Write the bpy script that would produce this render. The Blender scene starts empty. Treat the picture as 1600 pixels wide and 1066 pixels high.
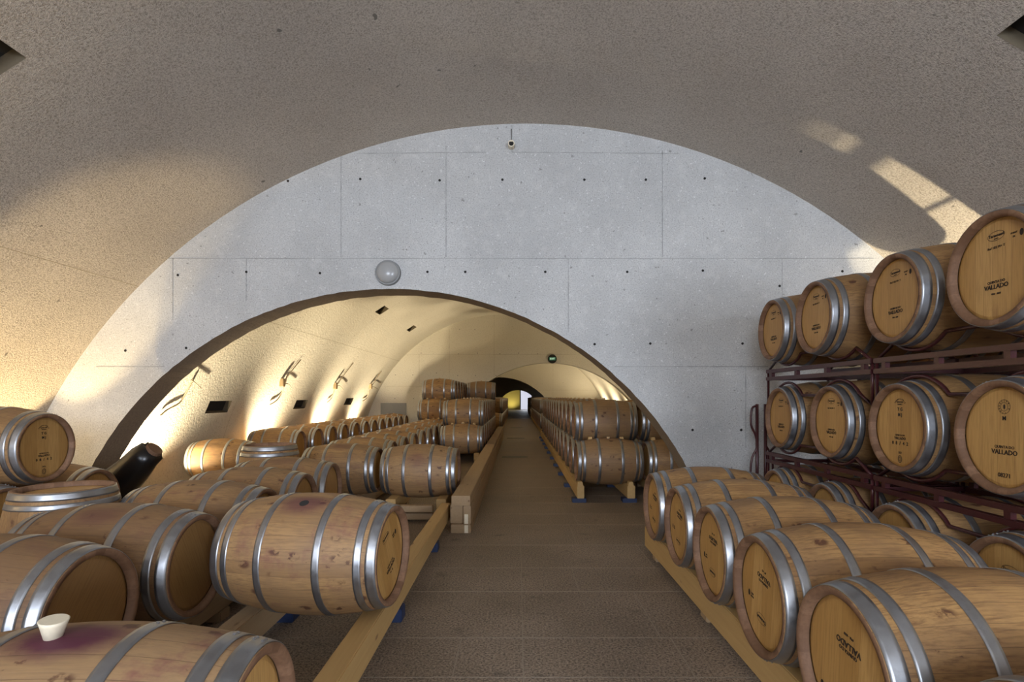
import bpy, bmesh, math, random
from mathutils import Vector, Matrix
random.seed(7)
PI = math.pi
C = bpy.context.scene.collection
SC = bpy.context.scene

# ------------------------------------------------------------------ camera
F = 835.0; CX = 809.0; CY = 620.0; H = 1.5
cd = bpy.data.cameras.new('camera'); cam = bpy.data.objects.new('camera', cd); C.objects.link(cam)
cam.location = (0, 0, H); cam.rotation_euler = (PI/2, 0, 0)
cd.sensor_width = 36; cd.lens = F/1600*36
cd.shift_x = (800-CX)/1600; cd.shift_y = (CY-533)/1600
cd.clip_start = .05; cd.clip_end = 200
SC.camera = cam
# ------------------------------------------------------------------ world, exposure
w = bpy.data.worlds.new('world'); SC.world = w; w.use_nodes = True
w.node_tree.nodes['Background'].inputs[0].default_value = (.55, .7, 1, 1)
w.node_tree.nodes['Background'].inputs[1].default_value = .04
SC.view_settings.view_transform = 'Standard'; SC.view_settings.look = 'None'
SC.view_settings.gamma = 1; SC.view_settings.use_curve_mapping = False
SC.view_settings.exposure = 0.0
# ------------------------------------------------------------------ lights
def area(name, loc, target, sx, sy, power, col):
    l = bpy.data.lights.new(name, 'AREA'); l.shape = 'RECTANGLE'; l.size = sx; l.size_y = sy
    l.energy = power; l.color = col
    o = bpy.data.objects.new(name, l); C.objects.link(o); o.location = loc
    o.rotation_euler = (Vector(target)-Vector(loc)).to_track_quat('-Z', 'Y').to_euler(); return o
def spot(name, loc, target, power, ang, blend=.3, col=(1, .76, .42), r=.04):
    l = bpy.data.lights.new(name, 'SPOT'); l.energy = power; l.color = col
    l.spot_size = math.radians(ang); l.spot_blend = blend; l.shadow_soft_size = r
    o = bpy.data.objects.new(name, l); C.objects.link(o); o.location = loc
    o.rotation_euler = (Vector(target)-Vector(loc)).to_track_quat('-Z', 'Y').to_euler(); return o
WARM = (1, .84, .56)
# daylight entering the open end of the first vault, behind the camera
area('daylight_entrance', (-2.3, -6.4, 2.9), (0.6, 6, 2.2), 3.0, 2.0, 650, (.78, .86, 1))
area('daylight_entrance_side', (4.0, -6.2, 2.0), (0.0, 6, 2.3), 1.8, 2.0, 600, (.78, .86, 1))
# uplights on the floor at the foot of the vaults
spot('uplight_hall_left', (-5.3, 5.4, .1), (-5.1, 5.75, 4), 430, 60, .3, (1, .74, .38))
spot('bounce_fill_hall_left', (-5.45, 3.3, .1), (-4.5, 6.3, 2.2), 210, 90, 1, (1, .72, .36))  # added fill spot, stands in for warm bounce on the front wall
spot('uplight_hall_left_near', (-5.3, 2.1, .1), (-5.1, 2.1, 4), 520, 84, 1, (1, .74, .38))
spot('uplight_hall_right', (5.2, 5.12, .1), (5.0, 5.3, 4), 1250, 58, .35, WARM)
spot('uplight_hall_right_near', (5.2, 1.6, .1), (5.0, 1.6, 4), 420, 62, .9, WARM)
for yy, ee in ((7.75, 1200), (11.4, 1150), (14.8, 1050), (18.0, 760)):
    spot('uplight_second_left', (-5.6, yy, .12), (-4.4, yy+(1.1 if yy < 17 else .3), 4), ee, 108, 1, WARM)
for yy in (9.0, 13.0, 17.5):
    spot('uplight_second_right', (4.45, yy, .12), (3.5, yy+1.2, 4), 330, 110, 1, WARM)
for yy in (22.5, 26, 29.5, 33):
    spot('uplight_third_right', (5.5, yy, .12), (4.6, yy, 4), 800, 120, 1, WARM)
    spot('uplight_third_left', (-4.5, yy, .12), (-3.6, yy, 4), 150, 120, 1, WARM)
spot('uplight_fourth', (4.5, 43, .12), (3.5, 43, 4), 60, 90, .5, WARM)
spot('uplight_end', (-.65, 60.9, .05), (-.8, 61.8, 1.6), 150, 125, 1, (1, .86, .28))
area('daylight_far_door', (.95, 61.0, 1.3), (.6, 50, 1.2), 1.0, 2.0, 40, (.8, .88, 1))

# ------------------------------------------------------------------ materials
class NT:
    def __init__(s, name):
        s.m = bpy.data.materials.new(name); s.m.use_nodes = True
        s.t = s.m.node_tree; s.b = s.t.nodes['Principled BSDF']
    def n(s, typ, **kw):
        nd = s.t.nodes.new(typ)
        for k, v in kw.items():
            if k.startswith('i_'):
                key = k[2:]; key = int(key) if key.isdigit() else key.replace('_', ' ')
                s.put(nd.inputs[key], v)
            else: setattr(nd, k, v)
        return nd
    def put(s, inp, v):
        if isinstance(v, bpy.types.NodeSocket): s.t.links.new(v, inp)
        else:
            if isinstance(v, (tuple, list)) and len(v) == 3 and inp.type == 'RGBA': v = (*v, 1)
            inp.default_value = v
    def math(s, op, a, b=None, c=None, clamp=False):
        nd = s.t.nodes.new('ShaderNodeMath'); nd.operation = op; nd.use_clamp = clamp
        s.put(nd.inputs[0], a)
        if b is not None: s.put(nd.inputs[1], b)
        if c is not None: s.put(nd.inputs[2], c)
        return nd.outputs[0]
    def mix(s, f, a, b, mode='MIX'):
        nd = s.t.nodes.new('ShaderNodeMix'); nd.data_type = 'RGBA'; nd.blend_type = mode
        s.put(nd.inputs[0], f); s.put(nd.inputs[6], a); s.put(nd.inputs[7], b); return nd.outputs[2]
    def noise(s, vec, scale, detail=3, rough=.55):
        nd = s.n('ShaderNodeTexNoise', i_Scale=scale, i_Detail=detail, i_Roughness=rough)
        if vec is not None: s.put(nd.inputs['Vector'], vec)
        return nd.outputs['Fac']
    def ramp(s, f, stops):
        nd = s.t.nodes.new('ShaderNodeValToRGB'); s.put(nd.inputs[0], f); e = nd.color_ramp.elements
        while len(e) < len(stops): e.new(.5)
        for k, (p, c) in enumerate(stops):
            e[k].position = p; e[k].color = (c, c, c, 1) if isinstance(c, (int, float)) else (*c, 1)
        return nd.outputs[0]
    def obj(s): return s.n('ShaderNodeTexCoord').outputs['Object']
    def mapv(s, vec, sc, loc=(0, 0, 0)):
        nd = s.n('ShaderNodeMapping'); s.put(nd.inputs[0], vec); nd.inputs['Scale'].default_value = sc
        s.put(nd.inputs['Location'], loc); return nd.outputs[0]
    def bump(s, h, strength, dist=.01):
        nd = s.n('ShaderNodeBump', i_Strength=strength, i_Distance=dist); s.put(nd.inputs['Height'], h)
        s.t.links.new(nd.outputs[0], s.b.inputs['Normal'])
    def out(s, col=None, rough=None, metal=None):
        if col is not None: s.put(s.b.inputs['Base Color'], col)
        if rough is not None: s.put(s.b.inputs['Roughness'], rough)
        if metal is not None: s.put(s.b.inputs['Metallic'], metal)
        return s.m
M = {}
def simple(name, col, rough=.6, metal=0, bump=0, bs=60, var=.12):
    t = NT(name); o = t.obj(); n = t.noise(o, bs, 3)
    c = t.mix(n, tuple(x*(1-var) for x in col), tuple(min(1, x*(1+var)) for x in col))
    if bump: t.bump(n, bump, .004)
    return t.out(c, rough, metal)

def shotcrete():
    t = NT('sprayed_concrete'); o = t.obj()
    big = t.noise(o, .7, 3); fine = t.noise(o, 62, 4, .7)
    gr = t.noise(o, 130, 2, .5)
    c = t.mix(t.ramp(big, [(.3, 0.), (.7, 1.)]), (.53, .475, .41), (.65, .59, .515))
    c = t.mix(t.ramp(fine, [(.36, .75), (.52, 0.)]), c, (.27, .23, .18))
    c = t.mix(t.ramp(fine, [(.54, 0.), (.66, .5)]), c, (.76, .7, .62))
    spots = t.ramp(t.noise(o, 5.5, 2), [(.74, 0.), (.76, 1.)])
    c = t.mix(spots, c, (.22, .2, .17))
    h = t.math('ADD', fine, t.math('MULTIPLY', gr, .7))
    t.bump(h, .9, .02); return t.out(c, .92)
def softcrete():
    t = NT('warm_sprayed_concrete'); o = t.obj()
    big = t.noise(o, .8, 3); fine = t.noise(o, 28, 4, .6)
    c = t.mix(big, (.58, .54, .46), (.66, .62, .53))
    c = t.mix(t.ramp(fine, [(.33, .5), (.46, 0.)]), c, (.36, .31, .24))
    t.bump(fine, .5, .02); return t.out(c, .92)
def castcrete():
    t = NT('cast_concrete'); o = t.obj()
    big = t.noise(o, .9, 4); fine = t.noise(o, 70, 3, .7); mid = t.noise(o, 7, 5)
    c = t.mix(t.ramp(big, [(.3, 0.), (.7, 1.)]), (.46, .46, .45), (.6, .6, .585))
    c = t.mix(t.ramp(fine, [(.36, .7), (.5, 0.)]), c, (.28, .28, .275))
    c = t.mix(t.ramp(t.noise(o, 45, 2), [(.66, 0.), (.7, .6)]), c, (.8, .8, .79))
    c = t.mix(t.ramp(t.noise(o, 19, 2), [(.71, 0.), (.73, .8)]), c, (.25, .24, .23))
    c = t.mix(t.ramp(mid, [(.55, 0.), (.75, .35)]), c, (.7, .69, .66))
    t.bump(t.math('ADD', fine, mid), .35, .012); return t.out(c, .88)
def stonefloor():
    t = NT('brown_granite_floor'); o = t.obj()
    big = t.noise(o, 1.1, 5, .6); fine = t.noise(o, 70, 4, .85); st = t.noise(t.mapv(o, (2.2, 3.4, 1)), 1.6, 6, .65)
    c = t.mix(t.ramp(big, [(.3, 0.), (.7, 1.)]), (.17, .125, .085), (.33, .25, .18))
    c = t.mix(t.ramp(fine, [(.4, .95), (.5, 0.)]), c, (.03, .022, .016))
    c = t.mix(t.ramp(fine, [(.53, 0.), (.62, .7)]), c, (.42, .34, .26))
    c = t.mix(t.ramp(st, [(.6, 0.), (.72, .6)]), c, (.03, .023, .017))
    t.bump(fine, .25, .004); return t.out(c, t.ramp(big, [(.3, .5), (.7, .72)]))
def stave_mat():
    t = NT('oak_staves'); uv = t.n('ShaderNodeUVMap').outputs[0]; o = t.obj()
    oi = t.n('ShaderNodeObjectInfo'); rnd = oi.outputs['Random']
    sc = t.n('ShaderNodeSeparateColor'); t.put(sc.inputs[0], oi.outputs['Color'])
    stain, tone, dark = sc.outputs[0], sc.outputs[1], sc.outputs[2]
    sx = t.n('ShaderNodeSeparateXYZ'); t.put(sx.inputs[0], uv)
    u = t.math('MULTIPLY', sx.outputs[0], 30)
    wn = t.n('ShaderNodeTexWhiteNoise', noise_dimensions='2D')
    cv = t.n('ShaderNodeCombineXYZ'); t.put(cv.inputs[0], t.math('FLOOR', u)); t.put(cv.inputs[1], rnd); t.put(wn.inputs['Vector'], cv.outputs[0])
    off = t.n('ShaderNodeCombineXYZ'); t.put(off.inputs[0], t.math('MULTIPLY', rnd, 37)); t.put(off.inputs[1], t.math('MULTIPLY', rnd, 11))
    p = t.n('ShaderNodeVectorMath', operation='ADD'); t.put(p.inputs[0], o); t.put(p.inputs[1], off.outputs[0]); p = p.outputs[0]
    grain = t.noise(t.mapv(p, (3, 45, 45)), 2.2, 5, .65); broad = t.noise(p, 3.4, 5, .65)
    c = t.mix(wn.outputs['Value'], (.27, .14, .045), (.44, .25, .088))
    c = t.mix(t.ramp(grain, [(.32, .95), (.56, 0.)]), c, (.16, .075, .025))
    c = t.mix(t.ramp(broad, [(.45, 0.), (.66, .65)]), c, (.17, .09, .04))
    grey = t.mix(broad, (.22, .135, .068), (.37, .24, .13))
    c = t.mix(t.math('MULTIPLY', tone, .75), c, grey)
    # small burn marks and drips
    v = t.n('ShaderNodeTexVoronoi', i_Scale=1.0); t.put(v.inputs['Vector'], t.mapv(p, (5.5, 9, 9)))
    mk = t.ramp(v.outputs['Distance'], [(.14, 1.), (.24, 0.)])
    mk = t.math('MULTIPLY', mk, t.ramp(t.noise(p, 26, 3), [(.46, 0.), (.54, .9)]))
    c = t.mix(mk, c, (.075, .026, .012))
    sp = t.ramp(t.noise(t.mapv(p, (14, 22, 22)), 1.3, 4, .7), [(.66, 0.), (.72, .75)])
    c = t.mix(sp, c, (.1, .04, .018))
    # wine stains
    wine = t.ramp(t.noise(p, 4.2, 5, .7), [(.53, 0.), (.66, .8)])
    c = t.mix(t.math('MULTIPLY', wine, t.math('MULTIPLY', stain, .8)), c, (.15, .035, .045))
    d = t.n('ShaderNodeVectorMath', operation='DISTANCE'); t.put(d.inputs[0], t.mapv(o, (.8, 1.35, 1))); d.inputs[1].default_value = (0, 0, .345)
    dd = t.math('ADD', d.outputs['Value'], t.math('MULTIPLY', t.math('SUBTRACT', t.noise(p, 16, 4), .5), .05))
    bs = t.math('MULTIPLY', t.ramp(dd, [(.03, 1.), (.07, .85), (.15, 0.)]), t.math('MULTIPLY', stain, 1.15), None, True)
    c = t.mix(bs, c, (.085, .014, .032))
    fr = t.math('FRACT', u)
    e = t.math('MINIMUM', fr, t.math('SUBTRACT', 1., fr))
    gap = t.ramp(e, [(.0, .75), (.022, 0.)])
    c = t.mix(gap, c, (.09, .045, .02))
    c = t.mix(t.math('MULTIPLY', dark, .6), c, (.1, .05, .025))
    t.bump(t.math('SUBTRACT', grain, t.math('MULTIPLY', gap, 2)), .2, .004)
    return t.out(c, .62)
def head_mat():
    t = NT('oak_head_boards'); o = t.obj(); oi = t.n('ShaderNodeObjectInfo'); rnd = oi.outputs['Random']
    sc = t.n('ShaderNodeSeparateColor'); t.put(sc.inputs[0], oi.outputs['Color'])
    sx = t.n('ShaderNodeSeparateXYZ'); t.put(sx.inputs[0], o)
    u = t.math('ADD', t.math('MULTIPLY', sx.outputs[1], 9.5), t.math('MULTIPLY', rnd, 5))
    wn = t.n('ShaderNodeTexWhiteNoise', noise_dimensions='2D'); cv = t.n('ShaderNodeCombineXYZ')
    t.put(cv.inputs[0], t.math('FLOOR', u)); t.put(cv.inputs[1], rnd); t.put(wn.inputs['Vector'], cv.outputs[0])
    off = t.n('ShaderNodeCombineXYZ'); t.put(off.inputs[1], t.math('MULTIPLY', rnd, 31))
    p = t.n('ShaderNodeVectorMath', operation='ADD'); t.put(p.inputs[0], o); t.put(p.inputs[1], off.outputs[0]); p = p.outputs[0]
    grain = t.noise(t.mapv(p, (40, 55, 3)), 2.2, 5, .6)
    c = t.mix(wn.outputs['Value'], (.40, .215, .058), (.53, .315, .105))
    c = t.mix(t.ramp(grain, [(.3, .6), (.55, 0.)]), c, (.27, .135, .035))
    seep = t.ramp(t.noise(t.mapv(p, (1, 12, 4)), 1.4, 4, .7), [(.5, 0.), (.65, .6)])
    low = t.ramp(sx.outputs[2], [(0, 0.), (.001, 0.)])
    lz = t.math('SUBTRACT', t.math('MULTIPLY', sx.outputs[2], -7), .95, None, True)
    c = t.mix(t.math('MULTIPLY', seep, lz), c, (.2, .075, .03))
    c = t.mix(t.math('MULTIPLY', sc.outputs[2], .75), c, (.13, .065, .03))  # per-barrel darkening; on the left heads it stands in for shade
    fr = t.math('FRACT', u); e = t.math('MINIMUM', fr, t.math('SUBTRACT', 1., fr))
    c = t.mix(t.ramp(e, [(0, .5), (.014, 0.)]), c, (.16, .08, .03))
    t.bump(grain, .12, .003); return t.out(c, .5)
def chime_mat():
    t = NT('oak_chime'); uv = t.n('ShaderNodeUVMap').outputs[0]; o = t.obj(); rnd = t.n('ShaderNodeObjectInfo').outputs['Random']
    sx = t.n('ShaderNodeSeparateXYZ'); t.put(sx.inputs[0], uv)
    wn = t.n('ShaderNodeTexWhiteNoise', noise_dimensions='2D'); cv = t.n('ShaderNodeCombineXYZ')
    t.put(cv.inputs[0], t.math('FLOOR', t.math('MULTIPLY', sx.outputs[0], 30))); t.put(cv.inputs[1], rnd); t.put(wn.inputs['Vector'], cv.outputs[0])
    c = t.mix(wn.outputs['Value'], (.16, .08, .04), (.27, .15, .085))
    c = t.mix(t.ramp(t.noise(o, 60, 3), [(.3, .5), (.6, 0.)]), c, (.13, .065, .035))
    return t.out(c, .7)
def timber(name, a, b, d):
    t = NT(name); o = t.obj(); rnd = t.n('ShaderNodeObjectInfo').outputs['Random']
    off = t.n('ShaderNodeCombineXYZ'); t.put(off.inputs[0], t.math('MULTIPLY', rnd, 20))
    p = t.n('ShaderNodeVectorMath', operation='ADD'); t.put(p.inputs[0], o); t.put(p.inputs[1], off.outputs[0]); p = p.outputs[0]
    g = t.noise(t.mapv(p, (26, 1.3, 26)), 1.6, 5, .6); k = t.n('ShaderNodeTexVoronoi', i_Scale=1.0); t.put(k.inputs['Vector'], t.mapv(p, (9, 3.5, 9)))
    c = t.mix(g, a, b); c = t.mix(t.ramp(k.outputs['Distance'], [(.07, .8), (.14, 0.)]), c, d)
    t.bump(g, .15, .004); return t.out(c, .65)
def galvanised():
    t = NT('galvanised_steel'); o = t.obj(); rnd = t.n('ShaderNodeObjectInfo').outputs['Random']
    n = t.noise(o, 22, 4, .6); s = t.noise(t.mapv(o, (60, 5, 5)), 1.5, 3)
    c = t.mix(n, (.27, .28, .30), (.44, .455, .48)); c = t.mix(t.ramp(t.noise(o, 9, 5, .7), [(.6, 0.), (.72, .5)]), c, (.22, .19, .16))
    c = t.mix(t.math('MULTIPLY', rnd, .3), c, (.34, .33, .32))
    return t.out(c, t.ramp(n, [(.3, .3), (.75, .5)]), .92)
M['shot'] = shotcrete(); M['soffit'] = simple('rough_brown_shaded_concrete', (.25, .2, .15), .95, 0, .8, 40, .35); M['soft'] = softcrete(); M['cast'] = castcrete(); M['floor'] = stonefloor()  # soffit: rough brown concrete, its colour also darkened for the shade there
M['stave'] = stave_mat(); M['head'] = head_mat(); M['chime'] = chime_mat(); M['steel'] = galvanised()
M['pine'] = timber('pale_pine', (.42, .255, .09), (.56, .37, .15), (.2, .1, .04))
M['oldpine'] = timber('weathered_pine', (.27, .175, .09), (.4, .275, .15), (.15, .08, .035))
M['maroon'] = simple('maroon_painted_steel', (.055, .012, .014), .3, .1, .05, 40, .3)
M['ink'] = simple('burnt_marking', (.022, .013, .009), .7)
M['joint'] = simple('pale_mortar', (.3, .25, .19), .9)
M['seam'] = simple('formwork_seam', (.34, .34, .33), .95, 0, .4, 30, .3)
M['seamw'] = simple('formwork_seam_warm', (.36, .31, .23), .95, 0, .4, 30, .3)
M['hole'] = simple('dark_hole', (.02, .018, .016), .95)
M['recess'] = simple('brown_recess_shade', (.12, .095, .06), .95)  # recess sides coloured dark to stand in for shade inside the openings
M['bung'] = simple('cream_silicone', (.72, .64, .48), .4)
M['bungwood'] = simple('pale_wood_bung', (.5, .36, .2), .6)
M['blue'] = simple('blue_plastic', (.016, .03, .085), .5)
M['black'] = simple('black_plastic_film', (.008, .007, .007), .28, 0, .1, 12)
M['brown'] = simple('brown_cardboard', (.16, .085, .045), .8)
M['grey'] = simple('grey_metal', (.2, .2, .195), .5, .3)
M['drain'] = simple('dark_steel_grate', (.03, .027, .022), .5, .5)
M['cable'] = simple('grey_cable', (.25, .2, .13), .6)
M['clay'] = simple('beige_plaster', (.42, .36, .2), .9)
M['glass'] = simple('frosted_glass', (.36, .36, .35), .25, 0, 0, 10, .05)
def emit(name, col, s):
    t = NT(name); t.b.inputs['Emission Color'].default_value = (*col, 1); t.b.inputs['Emission Strength'].default_value = s
    return t.out(col, .4)
M['exit'] = emit('exit_light', (.03, .16, .09), .2)
M['exitw'] = emit('exit_letters', (.7, 1, .8), .9)
M['sky'] = emit('daylight_beyond', (.72, .74, .9), .8)

# ------------------------------------------------------------------ mesh helpers
def link(name, bm, mats, parent=None, smooth=False, auto=None):
    me = bpy.data.meshes.new(name)
    bmesh.ops.recalc_face_normals(bm, faces=bm.faces) if auto is None else None
    bm.to_mesh(me); bm.free()
    for m in (mats if isinstance(mats, (list, tuple)) else [mats]): me.materials.append(m)
    if smooth:
        for p in me.polygons: p.use_smooth = True
    o = bpy.data.objects.new(name, me); C.objects.link(o)
    if parent: o.parent = parent
    return o
def tag(o, label=None, cat=None, group=None, kind=None):
    if label: o['label'] = label
    if cat: o['category'] = cat
    if group: o['group'] = group
    if kind: o['kind'] = kind
    return o
def thing(name, label, cat, loc=(0, 0, 0), rz=0, group=None):
    o = bpy.data.objects.new(name, None); C.objects.link(o); o.location = loc; o.rotation_euler = (0, 0, rz)
    o.empty_display_size = .1
    return tag(o, label, cat, group)
def box(bm, x0, x1, y0, y1, z0, z1, mi=0, bev=0):
    r = bmesh.ops.create_cube(bm, size=1)
    bmesh.ops.transform(bm, matrix=Matrix.Translation(((x0+x1)/2, (y0+y1)/2, (z0+z1)/2)) @ Matrix.Diagonal((abs(x1-x0), abs(y1-y0), abs(z1-z0), 1)), verts=r['verts'])
    fs = set(f for v in r['verts'] for f in v.link_faces)
    for f in fs: f.material_index = mi
    if bev:
        es = set(e for v in r['verts'] for e in v.link_edges)
        bmesh.ops.bevel(bm, geom=list(es), offset=bev, segments=2, affect='EDGES', material=-1)
def cyl(bm, p0, p1, r0, r1=None, seg=20, mi=0, caps=True):
    p0 = Vector(p0); p1 = Vector(p1); r1 = r0 if r1 is None else r1
    d = p1-p0; q = d.to_track_quat('Z', 'Y').to_matrix().to_4x4()
    r = bmesh.ops.create_cone(bm, cap_ends=caps, segments=seg, radius1=r0, radius2=r1, depth=d.length)
    bmesh.ops.transform(bm, matrix=Matrix.Translation((p0+p1)/2) @ q, verts=r['verts'])
    for f in set(f for v in r['verts'] for f in v.link_faces): f.material_index = mi
def tube(bm, pts, r, seg=10, mi=0, smooth_n=0):
    pts = [Vector(p) for p in pts]
    if smooth_n:
        out = []
        for i in range(len(pts)-1):
            a = pts[max(i-1, 0)]; b = pts[i]; c = pts[i+1]; d = pts[min(i+2, len(pts)-1)]
            for k in range(smooth_n):
                s = k/smooth_n
                out.append(.5*((2*b)+(-a+c)*s+(2*a-5*b+4*c-d)*s*s+(-a+3*b-3*c+d)*s**3))
        out.append(pts[-1]); pts = out
    rings = []; up = None
    for i, p in enumerate(pts):
        t = (pts[min(i+1, len(pts)-1)]-pts[max(i-1, 0)]).normalized()
        if up is None: up = Vector((0, 0, 1)) if abs(t.z) < .9 else Vector((1, 0, 0))
        a = t.cross(up).normalized(); up = a.cross(t).normalized()
        rr = r[i] if isinstance(r, (list, tuple)) else r
        rings.append([bm.verts.new(p+rr*(math.cos(2*PI*k/seg)*a+math.sin(2*PI*k/seg)*up)) for k in range(seg)])
    for i in range(len(rings)-1):
        for k in range(seg):
            f = bm.faces.new((rings[i][k], rings[i][(k+1) % seg], rings[i+1][(k+1) % seg], rings[i+1][k])); f.material_index = mi; f.smooth = True
    bm.faces.new(rings[0]).material_index = mi; bm.faces.new(rings[-1][::-1]).material_index = mi
def lathe_x(bm, prof, seg=48, mi=0, uvl=None, closed=False, smooth=True):
    """revolve (x, r) profile about X"""
    rings = [[bm.verts.new((x, r*math.sin(2*PI*k/seg), r*math.cos(2*PI*k/seg))) for k in range(seg)] for x, r in prof]
    n = len(rings)
    for i in range(n if closed else n-1):
        a = rings[i]; b = rings[(i+1) % n]
        for k in range(seg):
            f = bm.faces.new((a[k], b[k], b[(k+1) % seg], a[(k+1) % seg])); f.material_index = mi; f.smooth = smooth
            if uvl:
                us = (k/seg, k/seg, (k+1)/seg, (k+1)/seg); vs = (i/n, (i+1)/n, (i+1)/n, i/n)
                for l, uu, vv in zip(f.loops, us, vs): l[uvl].uv = (uu, vv)
    return rings
def text_bm(bm, s, size, mtx, mi=0, arc=None, depth=.0006, bold=0):
    """letters lying in the XY plane of mtx, centred"""
    if arc:
        rad, step = arc; n = len(s)
        for k, ch in enumerate(s):
            if ch == ' ': continue
            a = (k-(n-1)/2)*step
            text_bm(bm, ch, size, mtx @ Matrix.Translation((rad*math.sin(a), rad*math.cos(a), 0)) @ Matrix.Rotation(-a, 4, 'Z'), mi, None, depth, bold)
        return
    cu = bpy.data.curves.new('t', 'FONT'); cu.body = s; cu.size = size; cu.align_x = 'CENTER'; cu.align_y = 'CENTER'; cu.extrude = depth; cu.resolution_u = 2; cu.offset = bold
    ob = bpy.data.objects.new('t', cu); C.objects.link(ob)
    dg = bpy.context.evaluated_depsgraph_get(); me = bpy.data.meshes.new_from_object(ob.evaluated_get(dg))
    me.transform(mtx); n0 = len(bm.faces); bm.from_mesh(me); bm.faces.ensure_lookup_table()
    for f in bm.faces[n0:]: f.material_index = mi
    bpy.data.objects.remove(ob); bpy.data.curves.remove(cu); bpy.data.meshes.remove(me)

def ringflat(bm, mtx, rx, ry, wd, seg=40, depth=.0006):
    a = [bm.verts.new(mtx @ Vector((rx*math.cos(2*PI*k/seg), ry*math.sin(2*PI*k/seg), depth))) for k in range(seg)]
    b = [bm.verts.new(mtx @ Vector(((rx-wd)*math.cos(2*PI*k/seg), (ry-wd)*math.sin(2*PI*k/seg), depth))) for k in range(seg)]
    for k in range(seg): bm.faces.new((a[k], a[(k+1) % seg], b[(k+1) % seg], b[k]))

# ------------------------------------------------------------------ room geometry
V1 = (.1, -1.68, 6.4); V2 = (-.46, -.78, 5.37); V3 = (.5, -.78, 5.37)
def hit(px, py, V, off=0.0):
    """where the line of sight through a pixel meets a vault"""
    xc, zc, R = V; R -= off; a = (px-CX)/F; b = (CY-py)/F
    A = a*a+b*b; B = 2*(-a*xc+b*(H-zc)); Cc = xc*xc+(H-zc)**2-R*R
    D = (-B+math.sqrt(B*B-4*A*Cc))/(2*A); return Vector((a*D, D, H+b*D))
def vang(p, V): return math.atan2(p[0]-V[0], p[2]-V[1])
def vault(name, V, y0, y1, mat, holes=(), seams=(), yseams=(), seam_mat=None):
    xc, zc, R = V; am = math.acos(-zc/R)+.03
    A = [-am+2*am*k/72 for k in range(73)]; Y = [y0, y1]
    for (a0, a1, h0, h1) in holes: A += [a0, a1]; Y += [h0, h1]
    A = sorted(set(A)); Y = sorted(set(Y))
    A = [a for i, a in enumerate(A) if i == 0 or a-A[i-1] > 1e-5]
    bm = bmesh.new(); P = lambda a, y, r=R: (xc+r*math.sin(a), y, zc+r*math.cos(a))
    g = [[bm.verts.new(P(a, y)) for y in Y] for a in A]
    for i in range(len(A)-1):
        for j in range(len(Y)-1):
            am_, ym = (A[i]+A[i+1])/2, (Y[j]+Y[j+1])/2
            if any(h[0] < am_ < h[1] and h[2] < ym < h[3] for h in holes): continue
            f = bm.faces.new((g[i][j], g[i+1][j], g[i+1][j+1], g[i][j+1])); f.smooth = True
    for (a0, a1, h0, h1) in holes:     # recess behind each opening
        c = [P(a0, h0), P(a1, h0), P(a1, h1), P(a0, h1)]; d = [P(a, y, R+.1) for a, y in ((a0, h0), (a1, h0), (a1, h1), (a0, h1))]
        c = [bm.verts.new(v) for v in c]; d = [bm.verts.new(v) for v in d]
        for k in range(4): bm.faces.new((c[k], c[(k+1) % 4], d[(k+1) % 4], d[k])).material_index = 3
        bm.faces.new(d).material_index = 2
    for a in seams:
        n = 24
        for wv in (1,):
            v = [[bm.verts.new(P(a+s*.004/R, y0+(y1-y0)*k/n, R-.002)) for k in range(n+1)] for s in (-1, 1)]
            for k in range(n): bm.faces.new((v[0][k], v[0][k+1], v[1][k+1], v[1][k])).material_index = 1
    for y in yseams:
        v = [[bm.verts.new(P(a, y+s*.004, R-.002)) for a in A] for s in (-1, 1)]
        for k in range(len(A)-1): bm.faces.new((v[0][k], v[0][k+1], v[1][k+1], v[1][k])).material_index = 1
    o = link(name, bm, [mat, seam_mat or M['seamw'], M['hole'], M['recess']], auto=False)
    return tag(o, kind='structure')
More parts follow.
